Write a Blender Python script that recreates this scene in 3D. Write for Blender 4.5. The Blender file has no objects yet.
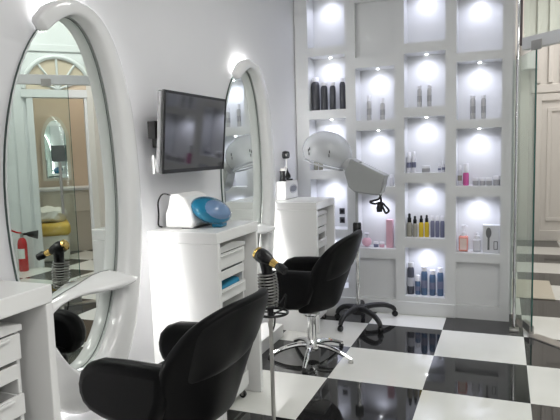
import bpy, bmesh, math, random
from mathutils import Vector, Matrix
random.seed(7)
PI = math.pi
SC = bpy.context.scene
COL = SC.collection

# ------------------------------------------------------------------ camera
cam_d = bpy.data.cameras.new('camera')
cam = bpy.data.objects.new('camera', cam_d)
COL.objects.link(cam)
YAW, PITCH, ROLL, FPX = 0.379403, 0.103364, -0.028502, 562.398
fw = Vector((-math.sin(YAW)*math.cos(PITCH), math.cos(YAW)*math.cos(PITCH), -math.sin(PITCH)))
rt = Vector((math.cos(YAW), math.sin(YAW), 0))
up = rt.cross(fw)
r2 = math.cos(ROLL)*rt + math.sin(ROLL)*up
u2 = -math.sin(ROLL)*rt + math.cos(ROLL)*up
cm = Matrix.Identity(4)
for i in range(3):
    cm[i][0], cm[i][1], cm[i][2] = r2[i], u2[i], -fw[i]
cm.translation = Vector((1.64063, -3.35061, 1.46015))
cam.matrix_world = cm
cam_d.sensor_fit = 'HORIZONTAL'
cam_d.sensor_width = 36.0
cam_d.lens = FPX*36.0/560.0
cam_d.clip_start = 0.05
SC.camera = cam

# ------------------------------------------------------------------ world, exposure
w = bpy.data.worlds.new('world'); SC.world = w; w.use_nodes = True
w.node_tree.nodes['Background'].inputs['Color'].default_value = (0.8, 0.86, 1.0, 1)
w.node_tree.nodes['Background'].inputs['Strength'].default_value = 0.3
SC.view_settings.view_transform = 'Standard'
SC.view_settings.look = 'None'
SC.view_settings.gamma = 1.0
SC.view_settings.use_curve_mapping = False
SC.view_settings.exposure = 0.0

CEIL = 3.0
def area_light(name, loc, size, power, color=(1, 1, 1)):
    l = bpy.data.lights.new(name, 'AREA'); l.shape = 'SQUARE'; l.size = size
    l.energy = power; l.color = color
    o = bpy.data.objects.new(name, l); COL.objects.link(o); o.location = loc
    return o
PANELS = [(1.35, -0.35), (1.9, -2.3), (3.3, -2.3), (1.9, -4.4), (3.3, -4.4)]  # assumed panels out of view, added to light the salon
PANEL_POWER = [9, 15, 20, 18, 18]
for (px, py), pw in zip(PANELS, PANEL_POWER):
    area_light('added_area_light', (px, py, CEIL-0.045), 0.55, pw, (1.0, 0.985, 0.95))
for px, py in [(2.4, 2.2), (2.7, 4.6), (3.6, 1.5)]:  # added area lamps lighting the lobby; no panel hangs there
    area_light('added_area_light', (px, py, 3.95), 0.5, 31, (1.0, 0.975, 0.94))
area_light('added_area_light', (4.0, 3.4, 3.95), 0.4, 24, (1.0, 0.93, 0.82))  # added warm area lamp in the peach room, without a fixture
NICHE_POWER = 4.5
STRIP = 62.0

# ------------------------------------------------------------------ materials
MATS = {}
def mat(name, col, rough=0.5, metal=0.0, spec=0.5, coat=0.0, emit=None, estr=0.0, noise=0.0, nscale=20.0, trans=0.0, alpha=1.0, ior=1.45):
    if name in MATS: return MATS[name]
    m = bpy.data.materials.new(name); m.use_nodes = True
    nt = m.node_tree; b = nt.nodes['Principled BSDF']
    b.inputs['Base Color'].default_value = (*col, 1)
    b.inputs['Roughness'].default_value = rough
    b.inputs['Metallic'].default_value = metal
    b.inputs['Specular IOR Level'].default_value = spec
    b.inputs['Coat Weight'].default_value = coat
    b.inputs['Coat Roughness'].default_value = 0.05
    b.inputs['Transmission Weight'].default_value = trans
    b.inputs['Alpha'].default_value = alpha
    b.inputs['IOR'].default_value = ior
    if emit:
        b.inputs['Emission Color'].default_value = (*emit, 1)
        b.inputs['Emission Strength'].default_value = estr
    if noise > 0:
        tc = nt.nodes.new('ShaderNodeTexCoord')
        nz = nt.nodes.new('ShaderNodeTexNoise'); nz.inputs['Scale'].default_value = nscale
        nz.inputs['Detail'].default_value = 4
        mx = nt.nodes.new('ShaderNodeMix'); mx.data_type = 'RGBA'
        mx.inputs['A'].default_value = (*[c*(1-noise) for c in col], 1)
        mx.inputs['B'].default_value = (*[min(1, c*(1+noise)) for c in col], 1)
        nt.links.new(tc.outputs['Object'], nz.inputs['Vector'])
        nt.links.new(nz.outputs['Fac'], mx.inputs['Factor'])
        nt.links.new(mx.outputs['Result'], b.inputs['Base Color'])
    MATS[name] = m
    return m

def glass_mat(name, tint=(0.93, 0.98, 0.96), refl=1.0):
    m = bpy.data.materials.new(name); m.use_nodes = True
    nt = m.node_tree; nt.nodes.clear()
    out = nt.nodes.new('ShaderNodeOutputMaterial')
    tr = nt.nodes.new('ShaderNodeBsdfTransparent'); tr.inputs['Color'].default_value = (*tint, 1)
    gl = nt.nodes.new('ShaderNodeBsdfGlossy'); gl.inputs['Roughness'].default_value = 0.01
    lw = nt.nodes.new('ShaderNodeLayerWeight'); lw.inputs['Blend'].default_value = 0.5
    pw = nt.nodes.new('ShaderNodeMath'); pw.operation = 'POWER'; pw.inputs[1].default_value = 4.0
    fr = nt.nodes.new('ShaderNodeMath'); fr.operation = 'MULTIPLY_ADD'; fr.inputs[1].default_value = 0.75; fr.inputs[2].default_value = 0.03
    nt.links.new(lw.outputs['Facing'], pw.inputs[0]); nt.links.new(pw.outputs[0], fr.inputs[0])
    mx = nt.nodes.new('ShaderNodeMixShader')
    nt.links.new(fr.outputs[0], mx.inputs['Fac'])
    nt.links.new(tr.outputs['BSDF'], mx.inputs[1]); nt.links.new(gl.outputs['BSDF'], mx.inputs[2])
    nt.links.new(mx.outputs['Shader'], out.inputs['Surface'])
    return m

def translucent_mat(name, col, through, rough=0.12):
    """coloured plastic one can partly see through"""
    m = bpy.data.materials.new(name); m.use_nodes = True
    nt = m.node_tree; b = nt.nodes['Principled BSDF']
    b.inputs['Base Color'].default_value = (*col, 1); b.inputs['Roughness'].default_value = rough
    b.inputs['Coat Weight'].default_value = 0.5
    tr = nt.nodes.new('ShaderNodeBsdfTransparent'); tr.inputs['Color'].default_value = (*[0.3+0.7*c for c in col], 1)
    mx = nt.nodes.new('ShaderNodeMixShader'); mx.inputs['Fac'].default_value = through
    nt.links.new(b.outputs['BSDF'], mx.inputs[1]); nt.links.new(tr.outputs['BSDF'], mx.inputs[2])
    nt.links.new(mx.outputs['Shader'], nt.nodes['Material Output'].inputs['Surface'])
    return m

def floor_mat():
    m = bpy.data.materials.new('polished_checker_tiles'); m.use_nodes = True
    nt = m.node_tree; b = nt.nodes['Principled BSDF']; L = nt.links.new
    tc = nt.nodes.new('ShaderNodeTexCoord')
    mp = nt.nodes.new('ShaderNodeMapping'); mp.inputs['Location'].default_value = (0, 0, 0.3)
    ck = nt.nodes.new('ShaderNodeTexChecker'); ck.inputs['Scale'].default_value = 1/0.6
    ck.inputs['Color1'].default_value = (1, 1, 1, 1); ck.inputs['Color2'].default_value = (0, 0, 0, 1)
    L(tc.outputs['Object'], mp.inputs['Vector']); L(mp.outputs['Vector'], ck.inputs['Vector'])
    nz = nt.nodes.new('ShaderNodeTexNoise'); nz.inputs['Scale'].default_value = 3.5; nz.inputs['Detail'].default_value = 8
    L(tc.outputs['Object'], nz.inputs['Vector'])
    dk = nt.nodes.new('ShaderNodeMix'); dk.data_type = 'RGBA'
    dk.inputs['A'].default_value = (0.010, 0.010, 0.011, 1); dk.inputs['B'].default_value = (0.022, 0.022, 0.022, 1)
    lt = nt.nodes.new('ShaderNodeMix'); lt.data_type = 'RGBA'
    lt.inputs['A'].default_value = (0.66, 0.66, 0.62, 1); lt.inputs['B'].default_value = (0.76, 0.76, 0.73, 1)
    L(nz.outputs['Fac'], dk.inputs['Factor']); L(nz.outputs['Fac'], lt.inputs['Factor'])
    mx = nt.nodes.new('ShaderNodeMix'); mx.data_type = 'RGBA'
    L(ck.outputs['Color'], mx.inputs['Factor']); L(dk.outputs['Result'], mx.inputs['A']); L(lt.outputs['Result'], mx.inputs['B'])
    L(mx.outputs['Result'], b.inputs['Base Color'])
    b.inputs['Roughness'].default_value = 0.045
    b.inputs['Specular IOR Level'].default_value = 0.6
    return m

M_floor = floor_mat()
M_wall = mat('white_wall_paint', (0.75, 0.75, 0.77), 0.55, noise=0.015, nscale=6)
M_ceil = mat('white_ceiling_paint', (0.8, 0.8, 0.8), 0.8, noise=0.01)
M_unit = mat('white_unit_paint', (0.68, 0.69, 0.695), 0.4, noise=0.01, nscale=8)
M_lacq = mat('white_gloss_lacquer', (0.80, 0.80, 0.80), 0.12, coat=0.4, noise=0.01, nscale=10)
M_cab = mat('white_satin_laminate', (0.80, 0.80, 0.79), 0.25, noise=0.012, nscale=12)
M_plas = mat('white_plastic', (0.74, 0.74, 0.73), 0.35, noise=0.02)
M_gplas = mat('pale_grey_plastic', (0.42, 0.43, 0.43), 0.35, noise=0.03)
M_leather = mat('black_leather', (0.004, 0.004, 0.0045), 0.40, spec=0.13, noise=0.25, nscale=140)
M_leather2 = mat('charcoal_leather', (0.006, 0.006, 0.0065), 0.36, spec=0.2, noise=0.2, nscale=140)
M_black = mat('black_plastic', (0.008, 0.008, 0.009), 0.25, noise=0.1)
M_blackm = mat('black_matt_plastic', (0.012, 0.012, 0.013), 0.5, noise=0.1)
M_dull = mat('dull_black_steel', (0.01, 0.01, 0.01), 0.75, spec=0.08, noise=0.1)
M_chrome = mat('chrome', (0.8, 0.8, 0.8), 0.08, 1.0, noise=0.02)
M_steel = mat('brushed_steel', (0.45, 0.44, 0.42), 0.3, 1.0, noise=0.1, nscale=80)
M_gold = mat('gold_trim', (0.75, 0.52, 0.18), 0.2, 1.0, noise=0.05)
M_mirror = mat('silvered_mirror', (0.88, 0.92, 0.89), 0.0, 1.0)
M_screen = mat('dark_screen_glass', (0.012, 0.012, 0.016), 0.06, spec=1.0, coat=1.0)
M_led = mat('led_strip_light', (1, 1, 1), 0.5, emit=(1.0, 0.99, 0.97), estr=STRIP)
M_lampd = mat('lit_lamp_lens', (1, 1, 1), 0.5, emit=(0.95, 0.97, 1.0), estr=12)
M_panel = mat('added_lit_panel', (1, 1, 1), 0.5, emit=(1.0, 0.98, 0.95), estr=4)  # glow of the added salon ceiling panels
M_glass = glass_mat('clear_glass')
M_gedge = mat('green_glass_edge', (0.015, 0.09, 0.075), 0.1, spec=0.8, noise=0.1)
M_peach = mat('peach_wall_paint', (0.68, 0.56, 0.44), 0.6, noise=0.02)
M_cream = mat('cream_paint', (0.72, 0.68, 0.6), 0.5, noise=0.02)
M_beige = mat('beige_mat_pile', (0.50, 0.46, 0.38), 0.95, noise=0.2, nscale=150)
M_red = mat('red_enamel', (0.5, 0.012, 0.015), 0.25, coat=0.4, noise=0.05)
M_yellow = mat('mustard_fabric', (0.62, 0.42, 0.08), 0.8, noise=0.1, nscale=60)
M_towel = mat('white_towelling', (0.8, 0.79, 0.74), 0.95, noise=0.06, nscale=120)
M_blue = translucent_mat('blue_clear_plastic', (0.006, 0.20, 0.36), 0.3, 0.06)
M_bluecloth = mat('blue_cloth', (0.03, 0.25, 0.42), 0.8, noise=0.1)
M_smoke = translucent_mat('smoky_clear_plastic', (0.78, 0.79, 0.80), 0.6, 0.08)
M_trimdk = mat('dark_brown_trim', (0.06, 0.035, 0.04), 0.3, noise=0.1)

# ------------------------------------------------------------------ mesh helpers
def bx(bm, x0, x1, y0, y1, z0, z1):
    vs = [bm.verts.new(p) for p in [(x0,y0,z0),(x1,y0,z0),(x1,y1,z0),(x0,y1,z0),(x0,y0,z1),(x1,y0,z1),(x1,y1,z1),(x0,y1,z1)]]
    for f in [(0,3,2,1),(4,5,6,7),(0,1,5,4),(1,2,6,5),(2,3,7,6),(3,0,4,7)]:
        bm.faces.new([vs[i] for i in f])
    return bm
def B(*a):
    bm = bmesh.new()
    for q in (a if isinstance(a[0], (tuple, list)) else [a]): bx(bm, *q)
    return bm
def ring_loft(bm, rings, cap=True, closed=False):
    rs = [[bm.verts.new(p) for p in r] for r in rings]
    n = len(rs[0])
    pairs = list(zip(rs, rs[1:]))
    if closed: pairs.append((rs[-1], rs[0]))
    for a, b in pairs:
        for i in range(n):
            j = (i+1) % n
            bm.faces.new([a[i], a[j], b[j], b[i]])
    if cap and not closed:
        bm.faces.new(list(reversed(rs[0]))); bm.faces.new(rs[-1])
    bmesh.ops.recalc_face_normals(bm, faces=bm.faces)
    return bm
def tube(path, r, n=10, bm=None, closed=False):
    """round tube through points; r a number or one per point"""
    bm = bm or bmesh.new()
    P = [Vector(p) for p in path]
    R = r if isinstance(r, (list, tuple)) else [r]*len(P)
    rings = []; u = None
    for i, p in enumerate(P):
        if closed: t = P[(i+1) % len(P)] - P[i-1]
        else: t = P[min(i+1, len(P)-1)] - P[max(i-1, 0)]
        t.normalize()
        if u is None:
            u = t.cross(Vector((0, 0, 1)))
            if u.length < 1e-3: u = t.cross(Vector((1, 0, 0)))
        else: u = u - t*u.dot(t)
        u.normalize(); v = t.cross(u)
        rings.append([p + (u*math.cos(2*PI*k/n) + v*math.sin(2*PI*k/n))*R[i] for k in range(n)])
    return ring_loft(bm, rings, closed=closed)
def lathe(prof, c=(0, 0, 0), n=20, bm=None, axis=None):
    """profile [(r,z)...] turned about z (or axis) at c"""
    bm = bm or bmesh.new()
    M = Matrix.Translation(Vector(c))
    if axis is not None: M = M @ Vector((0, 0, 1)).rotation_difference(Vector(axis).normalized()).to_matrix().to_4x4()
    rings = [[M @ Vector((max(r, 1e-4)*math.cos(2*PI*k/n), max(r, 1e-4)*math.sin(2*PI*k/n), z)) for k in range(n)] for r, z in prof]
    return ring_loft(bm, rings)
def prism(poly, axis, a, b, bm=None):
    """polygon extruded along axis from a to b; poly in the two other coordinates"""
    bm = bm or bmesh.new()
    def P(q, t):
        return {'x': (t, q[0], q[1]), 'y': (q[0], t, q[1]), 'z': (q[0], q[1], t)}[axis]
    A = [bm.verts.new(P(q, a)) for q in poly]; Bv = [bm.verts.new(P(q, b)) for q in poly]
    n = len(poly)
    for i in range(n): bm.faces.new([A[i], A[(i+1) % n], Bv[(i+1) % n], Bv[i]])
    bm.faces.new(list(reversed(A))); bm.faces.new(Bv)
    bmesh.ops.recalc_face_normals(bm, faces=bm.faces)
    return bm
def spline(pts, m=8, closed=False):
    P = [Vector(p) for p in pts]; out = []
    n = len(P); rng = range(n if closed else n-1)
    for i in rng:
        g = (lambda k: P[k % n]) if closed else (lambda k: P[min(max(k, 0), n-1)])
        p0, p1, p2, p3 = g(i-1), g(i), g(i+1), g(i+2)
        for k in range(m):
            t = k/m
            out.append(0.5*((2*p1)+(p2-p0)*t+(2*p0-5*p1+4*p2-p3)*t*t+(3*p1-p0-3*p2+p3)*t**3))
    if not closed: out.append(P[-1])
    return out

ORG = {}
def obj(name, bm, m, parent=None, bevel=0.0, smooth=False, sub=0, origin=None, seg=2, angle=35):
    me = bpy.data.meshes.new(name)
    if parent is None:
        if origin is None:
            xs = [v.co for v in bm.verts]
            lo = Vector([min(c[i] for c in xs) for i in range(3)]); hi = Vector([max(c[i] for c in xs) for i in range(3)])
            origin = Vector(((lo.x+hi.x)/2, (lo.y+hi.y)/2, lo.z))
        o0 = Vector(origin)
    else: o0 = ORG[parent.name]
    bm.transform(Matrix.Translation(-o0))
    bmesh.ops.recalc_face_normals(bm, faces=bm.faces)
    if smooth or sub:
        for f in bm.faces: f.smooth = True
    bm.to_mesh(me); bm.free()
    me.materials.append(m)
    if smooth and not sub:
        me.set_sharp_from_angle(angle=math.radians(angle))
    o = bpy.data.objects.new(name, me); COL.objects.link(o)
    ORG[o.name] = o0
    if parent is None: o.location = o0
    else: o.parent = parent
    if bevel:
        b = o.modifiers.new('bevel', 'BEVEL'); b.width = bevel; b.segments = seg; b.limit_method = 'ANGLE'
        b.angle_limit = math.radians(40)
    if sub:
        s = o.modifiers.new('subdivision', 'SUBSURF'); s.levels = sub; s.render_levels = sub
    return o
def tag(o, label, cat, group=None):
    o['label'] = label; o['category'] = cat
    if group: o['group'] = group
    return o
def thing(name, loc, label, cat, group=None):
    o = bpy.data.objects.new(name, None); COL.objects.link(o)
    o.empty_display_size = 0.1
    o.location = loc; ORG[o.name] = Vector(loc)
    return tag(o, label, cat, group)
def struct(o):
    o['kind'] = 'structure'; return o
def plabel(o, text):
    o['label'] = text; return o
def dup(root, delta, label):
    """a copy of a thing, its parts and their sub-parts, moved by delta"""
    def cp(o, parent):
        c = o.copy(); COL.objects.link(c)
        if parent is not None: c.parent = parent
        for ch in o.children: cp(ch, c)
        return c
    r = cp(root, None); r.location = Vector(root.location) + Vector(delta); r['label'] = label
    return r

# ------------------------------------------------------------------ room shell
XW = -0.138
S = 1.6537                     # spacing of the styling stations
YB = 1.568                     # face of the display unit
struct(obj('floor', B(XW-0.1, 7.0, -6.1, 8.0, -0.08, 0), M_floor, origin=(0, 0, 0)))
LC = 4.0
struct(obj('ceiling', prism([(XW-.1, -6.1), (4.3, -6.1), (4.3, -1.16), (1.80, 1.34), (1.72, 1.9), (XW-.1, 1.9)], 'z', CEIL, CEIL+0.08), M_ceil))
struct(obj('ceiling_lobby', B(0.8, 7.0, -1.6, 6.1, LC, LC+0.08), M_ceil))
struct(obj('wall_left', B(XW-0.1, XW, -6.1, 1.80, 0, CEIL), M_wall))
struct(obj('wall_back', B(XW-0.1, 1.72, 1.80, 1.90, 0, LC), M_wall))
struct(obj('wall_rear', B(XW, 4.3, -6.1, -6.0, 0, CEIL), M_wall))
struct(obj('wall_right', B(4.2, 4.3, -6.0, -1.15, 0, CEIL), M_wall))

# lobby beyond the glass: local frame turned 45 degrees, x along the glass, y away from the salon
D = Matrix.Translation(Vector((1.775, 1.335, 0))) @ Matrix.Rotation(-PI/4, 4, 'Z')
def dobj(name, bm, m, parent=None, **k):
    bm.transform(D); return obj(name, bm, m, parent, **k)
def dpt(x, y, z=0): return D @ Vector((x, y, z))
D2 = Matrix.Translation(Vector((-0.23, 0, 0))) @ D       # doorway wall and the room behind it
def eobj(name, bm, m, parent=None, **k):
    bm.transform(D2); return obj(name, bm, m, parent, **k)
def ept(x, y, z=0): return D2 @ Vector((x, y, z))
YD0 = 2.449

M_lobby = mat('warm_white_paint', (0.76, 0.73, 0.69), 0.5, noise=0.015)
struct(obj('wall_lobby_back', B(0.9, 3.3, 6.0, 6.1, 0, LC), M_lobby))
struct(obj('wall_lobby_left', B(0.8, 0.9, 1.9, 6.1, 0, LC), M_lobby))
struct(dobj('wall_lobby_right', B(3.9, 4.0, 0.052, YD0, 0, LC), M_lobby))
struct(dobj('wall_over_glass', B(0.0, 3.9, -.05, .05, CEIL+.081, LC), M_wall))
struct(dobj('wall_glass_end', B(3.44, 3.9, -.05, .05, 0, CEIL), M_wall))
bm = bmesh.new()
for a in [(1.40, 1.62, 5.955, 6.0, 0, LC), (1.70, 1.80, 5.955, 6.0, 0, LC), (1.86, 1.98, 5.955, 6.0, 0, LC), (2.02, 3.2, 5.965, 6.0, 2.22, 2.34),
          (2.08, 2.14, 5.94, 6.0, 2.36, LC), (2.24, 2.30, 5.94, 6.0, 2.36, LC), (2.40, 2.46, 5.94, 6.0, 2.36, LC), (2.56, 2.62, 5.94, 6.0, 2.36, LC), (2.72, 2.78, 5.94, 6.0, 2.36, LC),
          (2.06, 2.16, 5.955, 6.0, 0, 2.2), (2.9, 3.0, 5.955, 6.0, 0, 2.2), (2.16, 2.9, 5.965, 6.0, 2.1, 2.2), (2.16, 2.9, 5.965, 6.0, 0, 0.16),
          (2.24, 2.82, 5.975, 6.0, 0.3, 0.36), (2.24, 2.82, 5.975, 6.0, 1.94, 2.0), (2.24, 2.30, 5.975, 6.0, 0.36, 1.94), (2.76, 2.82, 5.975, 6.0, 0.36, 1.94)]:
    bx(bm, *a)
struct(obj('trim_1', bm, M_lobby, bevel=0.006))
struct(obj('wall_lobby_side', B(3.3, 3.4, 2.9, 6.0, 0, LC), M_lobby))
# wall with the doorway, facing the glass
YD = 2.45
struct(eobj('wall_doorway_left', B(0.88, 4.0, YD, YD+0.1, 0, LC), M_wall))
struct(eobj('wall_doorway_right', B(-0.75, 0.24, YD, YD+0.1, 0, LC), M_wall))
struct(eobj('wall_doorway_top', B(0.24, 0.88, YD, YD+0.1, 2.26, LC), M_wall))
struct(eobj('wall_peach_room', B(-0.6, 2.2, 4.0, 4.1, 0, LC), M_peach))
struct(eobj('trim_2', B((0.16, 0.24, YD-0.03, YD, 0, 2.34), (0.88, 0.96, YD-0.03, YD, 0, 2.34), (0.1, 1.02, YD-0.04, YD, 2.26, 2.36),
                        (1.0, 1.12, YD-0.02, YD, 0, 2.9), (0.14, 1.0, YD-0.02, YD, 2.86, 2.95)), M_wall, bevel=0.005))
fan = thing('fanlight', ept(0.56, YD-0.03, 2.37), 'half round fanlight with white spokes over the lobby doorway, seen in the near mirror', 'window')
arc = [(0.56+0.42*math.cos(t*PI/24), 2.37+0.42*math.sin(t*PI/24)) for t in range(25)]
eobj('peach_pane', prism(arc, 'y', YD-0.012, YD-0.002), M_peach, fan)
eobj('arch_frame', tube([(p[0], YD-0.02, p[1]) for p in arc], 0.03, 8), M_wall, fan, smooth=True)
for a in (20, 55, 90, 125, 160):
    r = math.radians(a)
    eobj('spoke', tube([(0.56, YD-0.02, 2.37), (0.56+0.41*math.cos(r), YD-0.02, 2.37+0.41*math.sin(r))], 0.016, 6), M_wall, fan, smooth=True)

# pointed mirror, counter, stool and towel in the peach room
pm = thing('pointed_mirror', ept(0.6, 3.98, 1.12), 'tall pointed arch mirror on peach wall seen through the lobby doorway', 'mirror')
def pointed(x0, x1, z0, zs, zt, k=8):
    c = (x0+x1)/2; out = [(x0, z0), (x1, z0)]
    for i in range(k+1):
        t = i/k; out.append((x1-(x1-c)*t**1.6, zs+(zt-zs)*math.sin(t*PI/2)))
    for i in range(k-1, -1, -1):
        t = i/k; out.append((x0+(c-x0)*t**1.6, zs+(zt-zs)*math.sin(t*PI/2)))
    return out
eobj('frame', prism(pointed(0.38, 0.80, 1.1, 1.75, 2.12), 'y', 3.95, 3.995), M_cream, pm)
eobj('glass', prism(pointed(0.43, 0.75, 1.14, 1.75, 2.05), 'y', 3.938, 3.949), M_mirror, pm)
ct = thing('vanity_counter', ept(0.55, 3.75), 'cream vanity counter below the pointed mirror in the peach room', 'counter')
eobj('body', B(0.0, 1.3, 3.55, 3.99, 0, 0.95), M_cream, ct, bevel=0.01)
eobj('worktop', B(-0.03, 1.33, 3.51, 3.99, 0.952, 1.0), M_wall, ct, bevel=0.01)
for k in range(3): eobj('drawer', B(0.03+0.43*k, 0.41+0.43*k, 3.53, 3.548, 0.62, 0.9), M_cream, ct, bevel=0.006)
st = thing('treatment_bed', ept(0.77, 3.0), 'mustard yellow padded bed through the lobby doorway in the near mirror', 'bed')
eobj('cushion', B(0.50, 1.05, 2.75, 3.4, 0.36, 0.54), M_yellow, st, bevel=0.06, seg=4)
eobj('skirt', B(0.53, 1.02, 2.78, 3.37, 0.0, 0.36), M_cream, st, bevel=0.02)
bm = bmesh.new(); bmesh.ops.create_icosphere(bm, subdivisions=3, radius=1)
for v in bm.verts:
    n = 1+0.12*math.sin(7*v.co.x+3*v.co.y)+0.08*math.sin(9*v.co.y+5*v.co.z)
    v.co = Vector((0.77+0.25*v.co.x*n, 3.05+0.22*v.co.y*n, max(0.542, 0.64+0.12*v.co.z*n)))
tag(eobj('bundled_towel', bm, M_towel, smooth=True), 'bundled white towel lying on the mustard bed behind the doorway', 'towel')
# fire extinguisher
ex = thing('fire_extinguisher', ept(1.13, 2.28), 'red fire extinguisher on the lobby floor, visible in the near mirror', 'fire extinguisher')
c = ept(1.13, 2.28)
obj('cylinder', lathe([(0.0, 0), (0.055, 0), (0.060, 0.02), (0.060, 0.36), (0.048, 0.41), (0.025, 0.44), (0.0, 0.44)], c), M_red, ex, smooth=True)
obj('valve', lathe([(0.0, 0.4405), (0.02, 0.4405), (0.02, 0.475), (0.026, 0.48), (0.026, 0.495), (0, 0.495)], c, 12), M_steel, ex, smooth=True)
d1 = (D.to_3x3() @ Vector((-1, 0, 0)))
obj('handle', tube([c+Vector((0, 0, 0.50)), c-d1*0.06+Vector((0, 0, 0.515)), c-d1*0.12+Vector((0, 0, 0.545))], 0.012, 8), M_red, ex, smooth=True)
obj('discharge_horn', tube([c+Vector((0, 0, 0.485)), c+d1*0.06+Vector((0, 0, 0.485)), c+d1*0.08+Vector((0, 0, 0.48)), c+d1*0.2+Vector((0, 0, 0.465))], [0.015, 0.018, 0.03, 0.06], 12), M_blackm, ex, smooth=True)

lb = obj('paper_label', prism([(c.x+0.0613*math.cos(a), c.y+0.0613*math.sin(a)) for a in [math.radians(180+45*k/4+22) for k in range(9)]] +
         [(c.x+0.0595*math.cos(a), c.y+0.0595*math.sin(a)) for a in [math.radians(292-45*k/4-0) for k in range(9)]], 'z', 0.17, 0.30), M_plas, ex)
plabel(lb, 'white paper label')
# beige door mat
tag(obj('door_mat', B(1.3, 2.11, 2.38, 3.16, 0.0005, 0.012), M_beige, bevel=0.004), 'beige rectangular door mat on the lobby floor beyond the glass door', 'mat')
ws = thing('wall_lamp', (1.98, 5.9, 2.55), 'small white cylinder wall lamp high on the lobby back wall', 'lamp')
obj('shade', lathe([(0.0, 0), (0.12, 0), (0.12, 0.36), (0.0, 0.36)], (1.98, 5.82, 2.55), 20), M_plas, ws, smooth=True)
obj('bracket', B(1.95, 2.01, 5.90, 5.96, 2.66, 2.72), M_steel, ws)

# ------------------------------------------------------------------ glass front
HZ = 2.16
po = thing('door_post', dpt(0, 0), 'slim chrome post between the display unit and the glass door', 'post')
obj('upright', tube([(1.735, 1.33, 0.0), (1.735, 1.33, CEIL)], 0.009, 12), M_chrome, po, smooth=True)
obj('dark_channel', B(1.722, 1.738, 1.36, 1.42, 0.03, 2.13), M_trimdk, po)
obj('transom_channel', B(1.738, 1.762, 1.345, 1.365, 2.2, CEIL), M_trimdk, po)
obj('foot_plate', B(1.70, 1.77, 1.29, 1.37, 0.0, 0.02), M_steel, po, bevel=0.003)
hr = thing('header_rail', dpt(1.7, 0, HZ), 'brushed metal header rail along the top of the glass entrance', 'rail')
dobj('rail', B(0.005, 3.38, -0.03, 0.03, HZ, HZ+0.09), mat('satin_aluminium', (0.70, 0.71, 0.72), 0.45, 0.3, noise=0.03), hr, bevel=0.004)
for x in (0.10, 0.55, 0.95, 1.7):
    dobj('clamp', B(x, x+0.09, -0.042, -0.031, HZ-0.02, HZ+0.05), M_steel, hr, bevel=0.004)
struct(dobj('window_1', B(-0.0, 3.38, -0.006, 0.006, HZ+0.092, CEIL-0.002), M_glass))
def leaf(name, x0, x1, label, mtx, handle_x=None, cat='door'):
    t = thing(name, mtx @ Vector(((x0+x1)/2, 0, 0.02)), label, cat)
    def q(n, bm, m, **k):
        bm.transform(mtx); return obj(n, bm, m, t, **k)
    q('glass_panel', B(x0+0.006, x1-0.006, -0.006, 0.006, 0.03, HZ-0.004), M_glass)
    q('glass_edge', B((x0, x0+0.0055, -0.006, 0.006, 0.03, HZ-0.004), (x1-0.0055, x1, -0.006, 0.006, 0.03, HZ-0.004)), M_gedge)
    q('patch_fitting', B(x0, x0+0.17, -0.018, 0.018, 0.012, 0.075), M_steel, bevel=0.004)
    if handle_x is not None:
        h = q('pull_handle', tube([(handle_x, -0.055, 0.92), (handle_x, -0.055, 1.42)], 0.013, 10), M_steel, smooth=True)
        h2 = tube([(handle_x, -0.055, 1.0), (handle_x, 0.055, 1.0)], 0.008, 8); tube([(handle_x, -0.055, 1.34), (handle_x, 0.055, 1.34)], 0.008, 8, h2)
        h2.transform(mtx); obj('mounting_bolt', h2, M_steel, h, smooth=True)
        q('pull_handle', tube([(handle_x, 0.055, 0.92), (handle_x, 0.055, 1.42)], 0.013, 10), M_steel, smooth=True)
    return t
OP = Matrix.Translation(dpt(0.115, 0)) @ Matrix.Rotation(math.radians(105), 4, 'Z')
leaf('open_glass_door', 0.0, 0.62, 'clear glass door leaf swung open into the lobby, green edge showing', OP)
leaf('closed_glass_door', 0.40, 1.25, 'closed clear glass door leaf with long steel pull handles', D, 0.52)
leaf('fixed_glass_panel', 1.27, 2.3, 'fixed clear glass panel beyond the closed door leaf', D, None, 'glass panel')
leaf('end_glass_panel', 2.32, 3.38, 'fixed clear glass panel meeting the right wall', D, None, 'glass panel')
struct(dobj('trim_3', B(0.12, 3.38, -0.05, 0.05, 0.0, 0.008), M_steel))

# ------------------------------------------------------------------ ceiling lamps: added salon panels out of view, then lobby downlights
for i, (px, py) in enumerate(PANELS):
    t = thing('unseen_ceiling_panel', (px, py, CEIL-0.04), ['unseen square ceiling light panel nearest the display unit', 'unseen square ceiling light panel near the camera over the aisle',
        'unseen square ceiling light panel near the right wall, middle of room', 'unseen square ceiling light panel at the rear, left of two', 'unseen square ceiling light panel at the rear, right of two'][i], 'ceiling light', 'added square light panels of the salon ceiling')
    obj('frame', B((px-.31, px+.31, py-.31, py-.285, CEIL-.04, CEIL), (px-.31, px+.31, py+.285, py+.31, CEIL-.04, CEIL), (px-.31, px-.285, py-.285, py+.285, CEIL-.04, CEIL), (px+.285, px+.31, py-.285, py+.285, CEIL-.04, CEIL)), M_plas, t)
    obj('diffuser', B(px-.284, px+.284, py-.284, py+.284, CEIL-.03, CEIL-.005), M_panel, t)
spots = [(0.35, 1.2), (0.75, 1.6), (0.6, 0.7), (1.2, 1.0), (1.0, 1.9), (0.1, 1.6)]
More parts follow.
